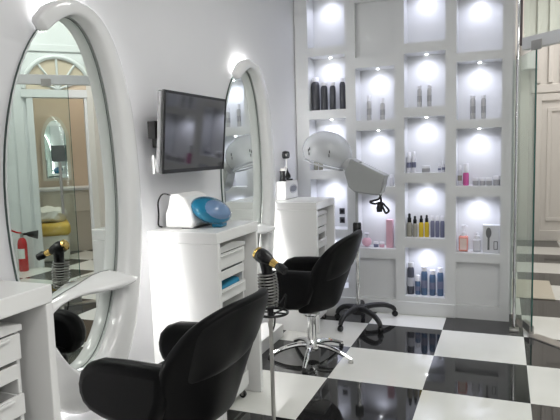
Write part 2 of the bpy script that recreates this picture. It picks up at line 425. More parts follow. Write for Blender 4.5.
for i, (a, b) in enumerate(spots):
    p = dpt(a, b)
    t = thing('ceiling_downlight', (p.x, p.y, LC-0.02), 'small round lit downlight in the lobby ceiling, ' + ['nearest the display unit', 'middle of the lobby', 'closest to the glass header',
        'towards the extinguisher side', 'close to the doorway wall', 'farthest along the back wall'][i], 'ceiling light', 'downlights of the lobby ceiling')
    obj('bezel', lathe([(0.035, 0), (0.05, 0), (0.05, 0.02), (0.035, 0.02)], (p.x, p.y, LC-0.02), 16), M_steel, t, smooth=True)
    obj('lens', lathe([(0, 0.004), (0.034, 0.004), (0.034, 0.018), (0, 0.018)], (p.x, p.y, LC-0.02), 16), M_lampd, t, smooth=True)

# ------------------------------------------------------------------ display unit
COLS = [(-0.01, 0.335, [(0.2, .66, 1), (.74, 1.20, 1), (1.28, 1.742, 1), (1.822, 2.30, 1), (2.375, 2.83, 1)]),
        (0.425, 0.765, [(.13, .487, 0), (.575, 1.06, 1), (1.13, 1.626, 1), (1.71, 2.165, 1), (2.255, 2.72, 0)]),
        (0.848, 1.185, [(.162, .596, 1), (.68, 1.159, 1), (1.245, 1.722, 1), (1.803, 2.255, 1), (2.337, 2.80, 1)]),
        (1.273, 1.622, [(.115, .485, 0), (.566, 1.043, 1), (1.13, 1.607, 1), (1.68, 2.15, 1), (2.22, 2.70, 1)])]
un = thing('display_unit', (0.78, 1.67, 0), 'white built-in display unit with lit niches across the back wall', 'shelving')
bm = bmesh.new()
UB = 1.755; TOP = CEIL-0.005
xs = [XW+0.005] + [v for c in COLS for v in c[:2]] + [1.70]
for i in range(0, len(xs), 2): bx(bm, xs[i], xs[i+1], YB, UB+0.03, 0, TOP)
for x0, x1, ops in COLS:
    z = 0
    for a, b, lit in ops:
        bx(bm, x0, x1, YB, UB+0.03, z, a)
        bx(bm, x0, x1, UB if lit else YB+0.05, UB+0.03, a, b)
        z = b
    bx(bm, x0, x1, YB, UB+0.03, z, TOP)
bmesh.ops.remove_doubles(bm, verts=bm.verts, dist=1e-5)
obj('carcass', bm, M_unit, un)
obj('plinth', B(XW+0.005, 1.27, YB-0.022, YB-0.0005, 0.0, 0.115), M_unit, un, bevel=0.004)
for ci, (x0, x1, ops) in enumerate(COLS):
    for a, b, lit in ops:
        if not lit: continue
        xc = (x0+x1)/2; yc = UB-0.05
        d = obj('downlight', lathe([(0, -0.006), (0.010, -0.006), (0.012, -0.002), (0.012, 0), (0, 0)], (xc, yc, b), 14), M_lampd, un, smooth=True)
        for ang, en, dy in ((80, NICHE_POWER*0.30, 0.0), (150, NICHE_POWER*0.85, -0.085)):  # wide second spot is added fill; each niche has one downlight
            l = bpy.data.lights.new('niche_spot', 'SPOT'); l.energy = en; l.spot_size = math.radians(ang); l.spot_blend = 1.0
            l.shadow_soft_size = 0.012; l.color = (0.80, 0.82, 1.0)
            lo = bpy.data.objects.new('niche_spot', l); COL.objects.link(lo); lo.location = (xc, yc+dy, b-0.010)
            lo.rotation_euler = (math.radians(10), 0, 0)

# products in the niches ------------------------------------------------------
def pm_(name, col, rough=0.3, **k): return mat(name, col, rough, noise=0.06, nscale=60, **k)
P_dark = pm_('graphite_bottle_plastic', (0.045, 0.047, 0.055)); P_lite = pm_('silver_bottle_plastic', (0.48, 0.48, 0.48), 0.3, metal=0.2)
P_cap = pm_('clear_white_cap', (0.75, 0.75, 0.78)); P_white = pm_('white_bottle_plastic', (0.62, 0.62, 0.66)); P_grey = pm_('grey_jar_plastic', (0.36, 0.36, 0.37))
P_lilac = pm_('lilac_grey_plastic', (0.17, 0.18, 0.27)); P_blue = pm_('steel_blue_plastic', (0.075, 0.13, 0.23)); M_gp2 = mat('mid_grey_plastic', (0.30, 0.31, 0.305), 0.35, noise=0.03); P_navy = pm_('dark_slate_plastic', (0.06, 0.065, 0.085))
P_yel = pm_('amber_oil', (0.62, 0.45, 0.03), 0.15); P_pink = pm_('magenta_liquid', (0.55, 0.10, 0.30), 0.2); P_blush = pm_('blush_pink_card', (0.70, 0.42, 0.50), 0.5)
P_coral = pm_('coral_liquid', (0.72, 0.30, 0.25), 0.2); P_olive = pm_('clear_olive_oil', (0.30, 0.29, 0.24), 0.2); P_card = pm_('white_card', (0.62, 0.63, 0.65), 0.6)
P_lab = pm_('pale_label', (0.45, 0.46, 0.5), 0.5)
YP = 1.652
def bottle(name, cx, r, h, z, m_body, m_cap, label, cat, group, cap=0.16, neck=0.7, lab=None, dropper=False, y=YP):
    r = min(r, 0.038)
    t = thing(name, (cx, y, z+0.001), label, cat, group)
    hb = h*(1-cap)
    obj('body', lathe([(0, 0), (r*.93, 0), (r, .006), (r, hb*.88), (r*.9, hb*.95), (r*neck*.8, hb), (0, hb)], (cx, y, z+0.001), 16), m_body, t, smooth=True)
    if dropper:
        obj('cap', lathe([(0, 0), (r*.72, 0), (r*.72, h*cap*.5), (r*.5, h*cap*.55), (r*.48, h*cap*.9), (r*.3, h*cap), (0, h*cap)], (cx, y, z+0.001+hb), 12), m_cap, t, smooth=True)
    else:
        obj('cap', lathe([(0, 0), (r*neck, 0), (r*neck, h*cap*.92), (r*neck*.88, h*cap), (0, h*cap)], (cx, y, z+0.001+hb), 14), m_cap, t, smooth=True)
    if lab:
        obj('label_band', lathe([(r*1.0, hb*.3), (r*1.025, hb*.3), (r*1.025, hb*.62), (r*1.0, hb*.62)], (cx, y, z+0.001), 16), lab, t, smooth=True)
    return t
def jar(cx, r, h, z, label, group, mb=None):
    t = thing('cream_jar', (cx, YP, z+0.001), label, 'jar', group)
    obj('body', lathe([(0, 0), (r*.95, 0), (r, .004), (r, h*.62), (0, h*.62)], (cx, YP, z+0.001), 16), mb or P_grey, t, smooth=True)
    obj('lid', lathe([(0, h*.62), (r*1.02, h*.62), (r*1.02, h*.95), (r*.95, h), (0, h)], (cx, YP, z+0.001), 16), P_cap, t, smooth=True)
g = 'graphite bottles in the upper left niche'
for (cx, r, h), n in zip([(0.030, .038, .300), (0.112, .032, .255), (0.193, .028, .250), (0.285, .027, .28)], ['leftmost and widest', 'second from the left, shorter', 'third from the left', 'rightmost and slimmest tall']):
    bottle('shampoo_bottle', cx, r, h, 1.822, P_dark, P_cap, n + ' graphite bottle with white cap in upper left niche', 'bottle', g, .13, .8, None)
for (cx, r, h), n in zip([(0.02, .02, .10), (0.066, .02, .105)], ['left', 'right']):
    bottle('travel_bottle', cx, r, h, 1.28, P_olive, P_cap, n + ' small beige bottle in niche behind the dryer hood', 'bottle', 'small beige bottles behind the hood', .2)
for (cx, r, h), n in zip([(0.526, .021, .22), (0.645, .022, .19)], ['left taller', 'right shorter']):
    bottle('spray_bottle', cx, r, h, 1.71, P_lite, P_cap, n + ' silver bottle of the pair in niche above the hood motor', 'bottle', 'silver pair above the hood motor', .22, .75, P_grey)
for (cx, r, h), n in zip([(0.609, .018, .085), (0.663, .018, .078), (0.722, .020, .10)], ['left', 'middle', 'right']):
    bottle('sample_bottle', cx, r, h, 1.13, P_white, P_cap, n + ' tiny white bottle behind the hood motor', 'bottle', 'tiny white bottles behind the motor', .25)
g = 'pink products in the low niche'
bm = bmesh.new(); bmesh.ops.create_uvsphere(bm, u_segments=16, v_segments=10, radius=1)
for v in bm.verts: v.co = Vector((0.490+.045*v.co.x, YP+.04*v.co.y, .576+.044+.044*v.co.z))
tt = thing('gift_pouch', (0.490, YP, .576), 'round pale pink pouch in niche behind the dryer pole', 'pouch', g)
obj('pouch_body', bm, P_blush, tt, smooth=True); obj('knot', lathe([(0, 0), (.02, 0), (.012, .02), (.024, .04), (0, .04)], (0.490, YP, .66), 10), P_white, tt, smooth=True)
for cx, n, m in ((0.575, 'left', P_lilac), (0.628, 'right', P_blush)):
    jar(cx, .023, .046, .575, n + ' squat jar between pink pouch and pink box', 'squat jars beside the pink box', m)
bx_ = tag(obj('carton', B(0.672, 0.73, YP-.03, YP+.03, .576, .83), P_blush, bevel=0.003), 'tall blush pink carton in the niche behind the hood cables', 'carton')
for (cx, r, h), n in zip([(0.964, .020, .185), (1.047, .019, .186)], ['left wider', 'right slimmer']):
    bottle('spray_bottle', cx, r, h, 1.803, P_lite, P_cap, n + ' silver bottle in niche of the third column, second row', 'bottle', 'silver pair in the third column', .16, .85, P_grey)
for (cx, r, h), n in zip([(0.872, .021, .178), (0.914, .019, .182)], ['left', 'right']):
    bottle('serum_bottle', cx, r, h, 1.245, P_white, P_cap, n + ' tall white bottle with grey band, left side of niche above the oils', 'bottle', 'tall white bottles above the oils', .2, .7, P_lilac)
jar(1.018, .034, .057, 1.245, 'single wide grey jar in middle of niche above the oils', 'wide jar above the oils')
for (cx, r, h), n in zip([(1.130, .013, .078), (1.163, .014, .096)], ['left shorter', 'right taller']):
    bottle('sample_bottle', cx, r, h, 1.245, P_white, P_cap, n + ' tiny white vial at right end of niche above the oils', 'bottle', 'tiny vials above the oils', .3, .7, P_lilac)
g = 'oil bottles in the third column'
bottle('oil_bottle', .874, .024, .205, .68, P_olive, M_black, 'taller clear oil bottle with black dropper at left of oils', 'bottle', g, .38, .7, None, True)
bottle('oil_bottle', .922, .022, .184, .68, P_olive, M_black, 'shorter clear oil bottle with black dropper beside the amber ones', 'bottle', g, .36, .7, None, True)
bottle('oil_bottle', .976, .021, .189, .68, P_yel, M_black, 'left amber yellow oil bottle with black dropper', 'bottle', g, .32, .7, None, True)
bottle('oil_bottle', 1.023, .020, .194, .68, P_yel, M_black, 'right amber yellow oil bottle with black dropper', 'bottle', g, .32, .7, None, True)
for cx, n in ((1.072, 'left'), (1.113, 'middle'), (1.155, 'right')):
    bottle('tonic_bottle', cx, .018, .186, .68, P_lilac, P_cap, n + ' slim lilac grey bottle with white cap beside the amber oils', 'bottle', 'lilac bottles beside the oils', .22, .8)
g = 'bottles in the bottom niche'
for cx, r, h, m, n, c in [(.884, .031, .285, P_navy, 'tall dark slate bottle with grey cap at left of bottom niche', .14), (.945, .024, .172, P_blue, 'shortest blue bottle with white top in bottom niche', .3),
                       (1.001, .028, .255, P_blue, 'tallest blue bottle in middle of bottom niche', .16), (1.072, .027, .225, P_blue, 'blue bottle second from the right in bottom niche', .16), (1.139, .027, .25, P_blue, 'rightmost tall blue bottle in bottom niche', .16)]:
    bottle('conditioner_bottle', cx, r, h, .162, m, P_cap if m is P_blue else P_lite, n, 'bottle', g, c, .85, P_lab if r > .026 and m is P_navy else P_lilac)
for (cx, r, h), n in zip([(1.398, .021, .197), (1.482, .019, .193)], ['left wider', 'right slimmer']):
    bottle('spray_bottle', cx, r, h, 1.68, P_lite, P_cap, n + ' silver bottle in niche of the far right column, second row', 'bottle', 'silver pair in the right column', .12, .85, P_grey)
bottle('lotion_bottle', 1.297, .017, .172, 1.13, P_white, P_cap, 'slim whitish bottle left of the magenta bottle', 'bottle', 'bottles beside the jar row', .2, .7, P_olive)
bottle('lotion_bottle', 1.347, .024, .187, 1.13, P_pink, P_cap, 'magenta bottle with white top in the right column', 'bottle', 'bottles beside the jar row', .42, .95, None)
for cx, n, h in ((1.424, 'first', .064), (1.479, 'second', .063), (1.531, 'third', .063), (1.590, 'fourth and largest', .079)):
    jar(cx, .024 if h < .07 else .028, h, 1.13, n + ' grey jar from the magenta bottle, white lid', 'grey jars in the right column')
t = thing('pump_bottle', (1.330, YP, .567), 'square coral pink pump bottle with white pump in lower right niche', 'bottle')
obj('body', B(1.292, 1.368, YP-.03, YP+.03, .567, .70), P_coral, t, bevel=0.012)
obj('paper_label', B(1.303, 1.357, YP-.0318, YP-.0302, .585, .68), pm_('pale_pink_label', (0.7, 0.55, 0.5), 0.5), t)
obj('pump', lathe([(0, 0), (.018, 0), (.018, .03), (.007, .034), (.007, .07), (.02, .074), (.02, .09), (0, .09)], (1.330, YP, .701), 12), P_cap, t, smooth=True)
obj('nozzle', B(1.33, 1.365, YP-.006, YP+.006, .775, .787), P_cap, t, bevel=.002)
t = thing('lotion_tub', (1.438, YP, .567), 'white square-shouldered bottle between coral pump bottle and white carton', 'bottle')
obj('body', B(1.406, 1.470, YP-.026, YP+.026, .567, .675), P_white, t, bevel=0.012)
obj('cap', lathe([(0, 0), (.022, 0), (.022, .03), (.012, .034), (.012, .052), (0, .052)], (1.438, YP, .6755), 14), P_cap, t, smooth=True)
t = thing('product_carton', (1.553, YP, .567), 'white carton printed with a grey brush, lower right niche', 'carton')
obj('box', B(1.487, 1.618, YP-.035, YP+.035, .567, .80), P_card, t, bevel=0.002)
pr_ = prism([(1.532+.022*math.cos(a), .735+.045*math.sin(a)) for a in [k*PI/8 for k in range(16)]], 'y', YP-.0365, YP-.0355)
bx(pr_, 1.524, 1.540, YP-.0365, YP-.0355, .59, .70)
obj('brush_print', pr_, pm_('grey_print', (0.13, 0.135, 0.14), 0.6), t)
fr = B((1.572, 1.604, YP-.0365, YP-.0355, .595, .600), (1.572, 1.604, YP-.0365, YP-.0355, .66, .665), (1.572, 1.577, YP-.0365, YP-.0355, .6, .66), (1.599, 1.604, YP-.0365, YP-.0355, .6, .66))
obj('frame_print', fr, P_dark, t)

# ------------------------------------------------------------------ mirrors with curled frames
EC, EZ, EA, EB = -1.4245, 1.29, 0.316, 0.768       # first mirror: centre y, centre z, half axes
def ell(t, off=0.0):
    c, s = math.cos(t), math.sin(t)
    n = Vector((c/EA, s/EB)).normalized()
    y = EC + EA*c + n.x*off; z = EZ + EB*s + n.y*off
    y += 0.055*max(0, (z-EZ)/EB)**2
    return y, z
XM = -0.115
def make_mirror():
    t = thing('styling_mirror', (XM, EC, 0), 'tall oval mirror in curled white frame nearest the camera', 'mirror', 'curled frame mirrors along the left wall')
    N = 64
    rim = [ell(2*PI*k/N, 0.02 if math.cos(2*PI*k/N) > 0 else 0.004) for k in range(N)]
    obj('mirror_glass', prism(rim, 'x', XM-0.010, XM), M_mirror, t)
    rim2 = [ell(2*PI*k/N, 0.003) for k in range(N)]
    obj('backing_board', prism(rim2, 'x', XW+0.0005, XM-0.0105), mat('dark_green_edge', (0.05, 0.08, 0.07), 0.3), t)
    # curled frame
    ks = [(116, .034, .030), (109, .038, .036), (98, .034, .040), (88, .031, .040), (60, .044, .040), (30, .056, .040), (0, .060, .040), (-30, .064, .042), (-60, .076, .046), (-90, .090, .050), (-112, .086, .050), (-127, .068, .046), (-140, .048, .034)]
    rings = []
    for i in range(len(ks)-1):
        for j in range(6):
            f = j/6
            a, r, d = [ks[i][q]*(1-f)+ks[i+1][q]*f for q in range(3)]
            rings.append((math.radians(a), r, d))
    rings.append((math.radians(ks[-1][0]), ks[-1][1], ks[-1][2]))
    bm = bmesh.new(); R = []
    n = 20
    def ring(a, r, d, sc, shift=0.0):
        c = Vector(ell(a, r)); c2 = Vector(ell(a+0.01, r)); tn = (c2-c).normalized()
        nn = Vector(ell(a, r+0.05))-Vector(ell(a, r)); nn.normalize()
        c = c + tn*shift
        out = []
        for k in range(n):
            p = 2*PI*k/n
            cx_, sx_ = math.cos(p), math.sin(p)
            cx_ = math.copysign(abs(cx_)**0.5, cx_); sx_ = math.copysign(abs(sx_)**0.55, sx_)
            q = c + nn*(r*cx_*sc)
            out.append((XM + d*0.95 + d*sx_*sc, q.x, q.y))
        return out
    a, r, d = rings[0]
    for k in range(5):
        f = k/5; R.append(ring(a, r, d, max(0.05, math.sin(f*PI/2)), r*0.9*(math.cos(f*PI/2))))
    for a, r, d in rings: R.append(ring(a, r, d, 1.0))
    a, r, d = rings[-1]
    for k in range(1, 6):
        f = k/5; R.append(ring(a, r, d, max(0.05, math.cos(f*PI/2)), -r*0.9*math.sin(f*PI/2)))
    ring_loft(bm, R)
    obj('curled_frame', bm, M_lacq, t, smooth=True, angle=60)
    # dark tube drawn for the shaded gap where frame meets glass
    seam = [(XM+0.0012, *ell(math.radians(110-k*4), 0.001)) for k in range(64)]
    obj('seam', tube(seam, .0013, 6), mat('dark_gap_line', (0.16, 0.17, 0.17), 0.5), t)
    # swept shelf: y, back x, front x, top at the glass, top at the front, underside front, underside at the glass
    X0 = XM+0.0005
    sh = [(-1.128, -.012, .004, .882, .880, .872, .872), (-1.14, -.04, .014, .892, .882, .868, .872), (-1.16, -.075, .022, .905, .884, .864, .870), (-1.19, X0, .027, .918, .886, .861, .865),
          (-1.25, X0, .024, .922, .888, .858, .860), (-1.31, X0, .014, .918, .887, .857, .855), (-1.37, X0, .0, .906, .886, .859, .852), (-1.42, X0, -.025, .895, .885, .862, .850), (-1.47, X0, -.045, .887, .881, .862, .845),
          (-1.52, X0, -.055, .877, .873, .857, .838), (-1.57, X0, -.058, .866, .862, .845, .825), (-1.61, X0, -.06, .856, .852, .822, .81), (-1.65, X0, -.06, .84, .836, .77, .77), (-1.68, X0, -.06, .81, .805, .70, .70),
          (-1.70, X0, -.06, .78, .775, .63, .63), (-1.72, X0, -.06, .72, .715, .58, .58)]
    rr = []
    for y, xb, xf, tb, tf, bf, bb in sh:
        e = min(.010, (tf-bf)/2.4, (xf-xb)/2.4)
        rr.append([(xb, y, bb), (xf-e, y, bf), (xf, y, bf+e), (xf, y, tf-e), (xf-e, y, tf), (xb, y, tb)])
    bm = bmesh.new(); ring_loft(bm, rr)
    obj('shelf', bm, M_lacq, t, smooth=True, angle=50)
    obj('shelf_seam', tube([(XM+0.0012, q[0], q[3]+.0012) for q in sh[3:-3]], .0016, 6), mat('dark_gap_line', (0.16, 0.17, 0.17), 0.5), t)  # gap shade drawn as a dark line where shelf meets glass
    path = []
    for k in range(49):
        deg = 110 - k*(110+135)/48; a = math.radians(deg)
        off = 0.052 + (0.040*min(1, max(0, (75-deg)/60))) + 0.045*min(1, max(0, (-20-deg)/60))
        y, z = ell(a, off); path.append((-0.129, y, z))
    obj('led_strip', tube(path, 0.0065, 6), M_led, t)
    return t
m1 = make_mirror()
m2 = dup(m1, (0, 1.782, 0), 'tall oval mirror in curled white frame between television and far cabinet')

# ------------------------------------------------------------------ cabinets and drawer carts
XF, CY, CW, CH = 0.283, -0.8275, 0.519, 1.055
def make_cabinet():
    t = thing('styling_cabinet', (0.07, CY+CW/2, 0), 'white open cabinet under the television, holding blue topped appliance', 'cabinet', 'white cabinets between the mirrors')
    y0, y1 = CY, CY+CW
    obj('side_panel', B(XW+.001, XF, y0, y0+.036, 0, CH-.0605), M_cab, t, bevel=0.004)
    obj('side_panel', B(XW+.001, XF, y1-.03, y1, 0, CH-.0605), M_cab, t, bevel=0.004)
    obj('top_panel', B(XW+.001, XF, y0, y1, CH-.06, CH), M_cab, t, bevel=0.004)
    obj('back_panel', B(XW+.001, XW+.015, y0+.037, y1-.031, 0, CH-.061), M_cab, t)
    return t
c2 = make_cabinet()
c1 = dup(c2, (0, -S, 0), 'white open cabinet nearest the camera at the left edge')
c3 = dup(c2, (0, S, 0), 'white open cabinet farthest back, beside the display unit')
def make_cart():
    y0, y1, x0, x1 = CY+.055, CY+.425, -.09, .235
    t = thing('drawer_cart', ((x0+x1)/2, (y0+y1)/2, 0.0), 'white plastic drawer cart inside the cabinet under the television', 'cart', 'white drawer carts inside the cabinets')
    obj('frame', B((x0, x1-.012, y0, y0+.014, .055, .93), (x0, x1-.012, y1-.014, y1, .055, .93), (x0, x0+.012, y0+.014, y1-.014, .055, .93), (x0+.012, x1-.012, y0+.014, y1-.014, .055, .07)), M_plas, t, bevel=.003)
    n = 12
    arc_ = [(y0-.004, .925)] + [(y0-.004+(y1-y0+.008)*k/n, .945+.022*math.sin(PI*k/n)) for k in range(n+1)] + [(y1+.004, .925)]
    obj('lid', prism(arc_, 'x', x0-.002, x1+.003), M_plas, t, bevel=.003)
    zs = [(.835, .918), (.655, .722), (.455, .545), (.265, .355), (.08, .165)]
    tops = [.918, .815, .63, .43, .24]
    for i, (a, b) in enumerate(zs):
        d = obj('drawer', B((x1-.011, x1, y0+.004, y1-.004, a, b), (x0+.02, x1-.0115, y0+.02, y1-.02, a, a+.008), (x0+.02, x1-.0115, y0+.02, y0+.026, a+.008, b), (x0+.02, x1-.0115, y1-.026, y1-.02, a+.008, b)), M_plas, t, bevel=.002)
        if i < 2: obj('handle_lip', B(x1+.0005, x1+.012, y0+.05, y1-.05, b-.014, b-.004), M_plas, d, bevel=.003)
    obj('upper_rail', B(x1-.011, x1-.001, y0+.016, y1-.016, .775, .822), M_plas, t, bevel=.002)
    for sx in (x0+.03, x1-.03):
        for sy in (y0+.03, y1-.03):
            wh = obj('caster', lathe([(0, -.012), (.018, -.012), (.021, -.008), (.021, .008), (.018, .012), (0, .012)], (sx, sy, .0212), 14, axis=(0, 1, 0)), M_blackm, t, smooth=True)
            obj('caster_fork', B((sx-.008, sx+.008, sy-.017, sy-.013, .018, .05), (sx-.008, sx+.008, sy+.013, sy+.017, .018, .05), (sx-.012, sx+.012, sy-.017, sy+.017, .05, .0545)), M_steel, wh)
    return t
k2 = make_cart()
k1 = dup(k2, (0, -S, 0), 'white plastic drawer cart inside the cabinet nearest the camera')
k3 = dup(k2, (0, S, 0), 'white plastic drawer cart inside the farthest cabinet')
bm = B(-.06, .215, CY+.085, CY+.395, .664, .735)
for v in bm.verts: v.co.z += 0.015*math.sin(9*v.co.y)
tag(obj('folded_cloth', bm, M_bluecloth, bevel=.02, seg=3), 'folded blue cloth in the open drawer under the television', 'cloth')

# low plinth boxes under the mirrors
pl = obj('footrest', B(XW+.001, 0.03, -1.93, -0.965, 0, .10), M_cab, bevel=.006)
tag(pl, 'low white footrest box under the near mirror', 'footrest', 'white footrests under the mirrors')
dup(pl, (0, S, 0), 'low white footrest box under the far mirror')

# ------------------------------------------------------------------ televisions
def make_tv():
    y0, y1, z0, z1 = -.885, -.20, 1.362, 1.79
    c = Vector((0.03, (y0+y1)/2, (z0+z1)/2))
    T = Matrix.Translation(c) @ Matrix.Rotation(math.radians(5.0), 4, 'Y') @ Matrix.Translation(-c)
    t = thing('television', (XW, (y0+y1)/2, z0), 'flat black television on the wall between the two mirrors', 'television', 'televisions along the left wall')
    def q(n, bm, m, par=t, **k):
        bm.transform(T); return obj(n, bm, m, par, **k)
    q('bezel', B((.018, .034, y0, y0+.014, z0, z1), (.018, .034, y1-.014, y1, z0, z1), (.018, .034, y0+.014, y1-.014, z1-.014, z1), (.018, .034, y0+.014, y1-.014, z0, z0+.02)), M_black, bevel=.002)
    q('screen', B(.02, .031, y0+.0145, y1-.0145, z0+.0205, z1-.0145), M_screen)
    q('rear_housing', B(-.012, .0175, y0+.004, y1-.004, z0+.004, z1-.004), mat('grey_tv_housing', (0.07, 0.07, 0.075), 0.35, noise=.05), bevel=.006)
    obj('wall_bracket', B((XW, -.09, -.74, -.40, 1.50, 1.64), (-.09, -.02, -.60, -.52, 1.54, 1.60)), M_dull, t, bevel=.003)
    obj('side_clip', B(-.06, -.0125, y0-.006, y0+.10, 1.545, 1.635), M_dull, t, bevel=.004)
    return t
tv2 = make_tv()
tv1 = dup(tv2, (0, -S-.062, 0), 'flat black television at the left edge of the frame, only its rim showing')
def plate(y, z, label, n='wall_switch'):
    t = thing(n, (XW, y, z), label, 'socket')
    obj('plate', B(XW+.0005, XW+.012, y-.022, y+.022, z-.05, z+.05), M_plas, t, bevel=.003)
    obj('rocker', B(XW+.0125, XW+.018, y-.012, y+.012, z-.03, z+.03), M_lacq, t, bevel=.002)
plate(-.725, 1.41, 'slim white wall switch below the left corner of the television')

# ------------------------------------------------------------------ appliance with blue cover on the middle cabinet
Z0 = CH
t = thing('hair_steamer', (0.03, -.60, Z0), 'white countertop appliance with clear blue dome on the middle cabinet', 'appliance')
body = [(-.095, Z0+.004), (.075, Z0+.004), (.085, Z0+.035), (.075, Z0+.10), (.03, Z0+.175), (-.01, Z0+.19), (-.06, Z0+.19), (-.075, Z0+.12), (-.095, Z0+.08)]
obj('body', prism(body, 'y', -.715, -.47), M_plas, t, bevel=.012, seg=3)
obj('base_slot', B(.0, .088, -.70, -.50, Z0+.0005, Z0+.012), M_black, t)
bm = bmesh.new(); bmesh.ops.create_uvsphere(bm, u_segments=28, v_segments=18, radius=1)
E1 = Matrix.Translation((.13, -.60, Z0+.092)) @ Matrix.Rotation(math.radians(24), 4, 'Y') @ Matrix.Diagonal((.118, .125, .066, 1))
bm.transform(E1); obj('blue_dome', bm, M_blue, t, smooth=True)
bm = bmesh.new(); bmesh.ops.create_uvsphere(bm, u_segments=24, v_segments=14, radius=1)
E2 = Matrix.Translation((.165, -.615, Z0+.095)) @ Matrix.Rotation(math.radians(24), 4, 'Y') @ Matrix.Diagonal((.088, .10, .052, 1))
bm.transform(E2); obj('pale_visor', bm, translucent_mat('pale_blue_plastic', (0.20, 0.32, 0.52), 0.3), t, smooth=True)
obj('dome_foot', B(.15, .21, -.64, -.56, Z0+.0005, Z0+.05), M_blue, t, bevel=.01)
obj('power_cable', tube(spline([(-.05, -.72, Z0+.185), (-.09, -.735, Z0+.192), (-.118, -.74, Z0+.15), (-.122, -.735, Z0+.08), (-.130, -.73, Z0+.02), (-.128, -.70, Z0+.006)], 5), .0045, 6), M_black, t, smooth=True)

# white box and clippers on the far cabinet
t = thing('sterilizer_box', (-.02, 1.18, CH), 'white box with grey oval emblem on the far cabinet', 'appliance')
obj('case', B(XW+.004, -.05, 1.03, 1.33, CH+.0005, CH+.155), M_cab, t, bevel=.008)
obj('emblem', prism([(1.21+.07*math.cos(k*PI/10), CH+.085+.028*math.sin(k*PI/10)) for k in range(20)], 'x', -.0495, -.046), P_navy, t)
obj('emblem_ring', tube([(-.047, 1.21+.08*math.cos(k*PI/12), CH+.085+.037*math.sin(k*PI/12)) for k in range(24)], .004, 6, closed=True), P_grey, t)
for (y, lean, lab) in [(1.08, 0.0, 'black upright clipper standing left on the white box'), (1.24, -0.4, 'black clipper leaning right on the white box')]:
    t = thing('hair_clipper', (-.093, y, CH+.156), lab, 'clipper', 'clippers on the white box')
    Rr = Matrix.Translation((-.093, y, CH+.157)) @ Matrix.Rotation(lean, 4, 'Y') @ Matrix.Translation((0, 0, .016 if lean else 0))
    b1 = lathe([(0, 0), (.02, 0), (.026, .02), (.022, .06), (.026, .085), (0, .085)], (0, 0, 0), 12); b1.transform(Rr)
    obj('grip', b1, M_black, t, smooth=True)
    b2 = B(-.02, .02, -.008, .008, .0855, .105); b2.transform(Rr); obj('blade', b2, M_steel, t)
    b3 = lathe([(0, 0), (.03, 0), (.03, .012), (0, .012)], (-.093, y, CH+.1565), 14)
    obj('charging_base', b3, M_black, t, smooth=True)
t = thing('wall_socket_adapter', (XW, 1.22, 1.40), 'round black adapter plugged into the wall above the white box', 'plug')
obj('plug_body', lathe([(0, 0), (.032, 0), (.036, .02), (.03, .05), (0, .05)], (XW+.001, 1.22, 1.43), 14, axis=(1, 0, 0)), M_black, t, smooth=True)
obj('cord', tube(spline([(XW+.03, 1.22, 1.40), (XW+.028, 1.22, 1.33), (XW+.02, 1.19, 1.24)], 6), .006, 6), M_plas, t, smooth=True)
for z, lab in ((.887, 'upper small black switch in the lit niche behind the far cabinet'), (.803, 'lower small black switch in the lit niche behind the far cabinet')):
    t = thing('rocker_switch', (.235, UB-.01, z), lab, 'switch', 'black switches behind the far cabinet')
    obj('plate', B(.210, .260, UB-.008, UB-.001, z-.028, z+.028), P_dark, t, bevel=.002)
    obj('rocker', B(.222, .248, UB-.0125, UB-.0085, z-.014, z+.014), M_black, t, bevel=.001)

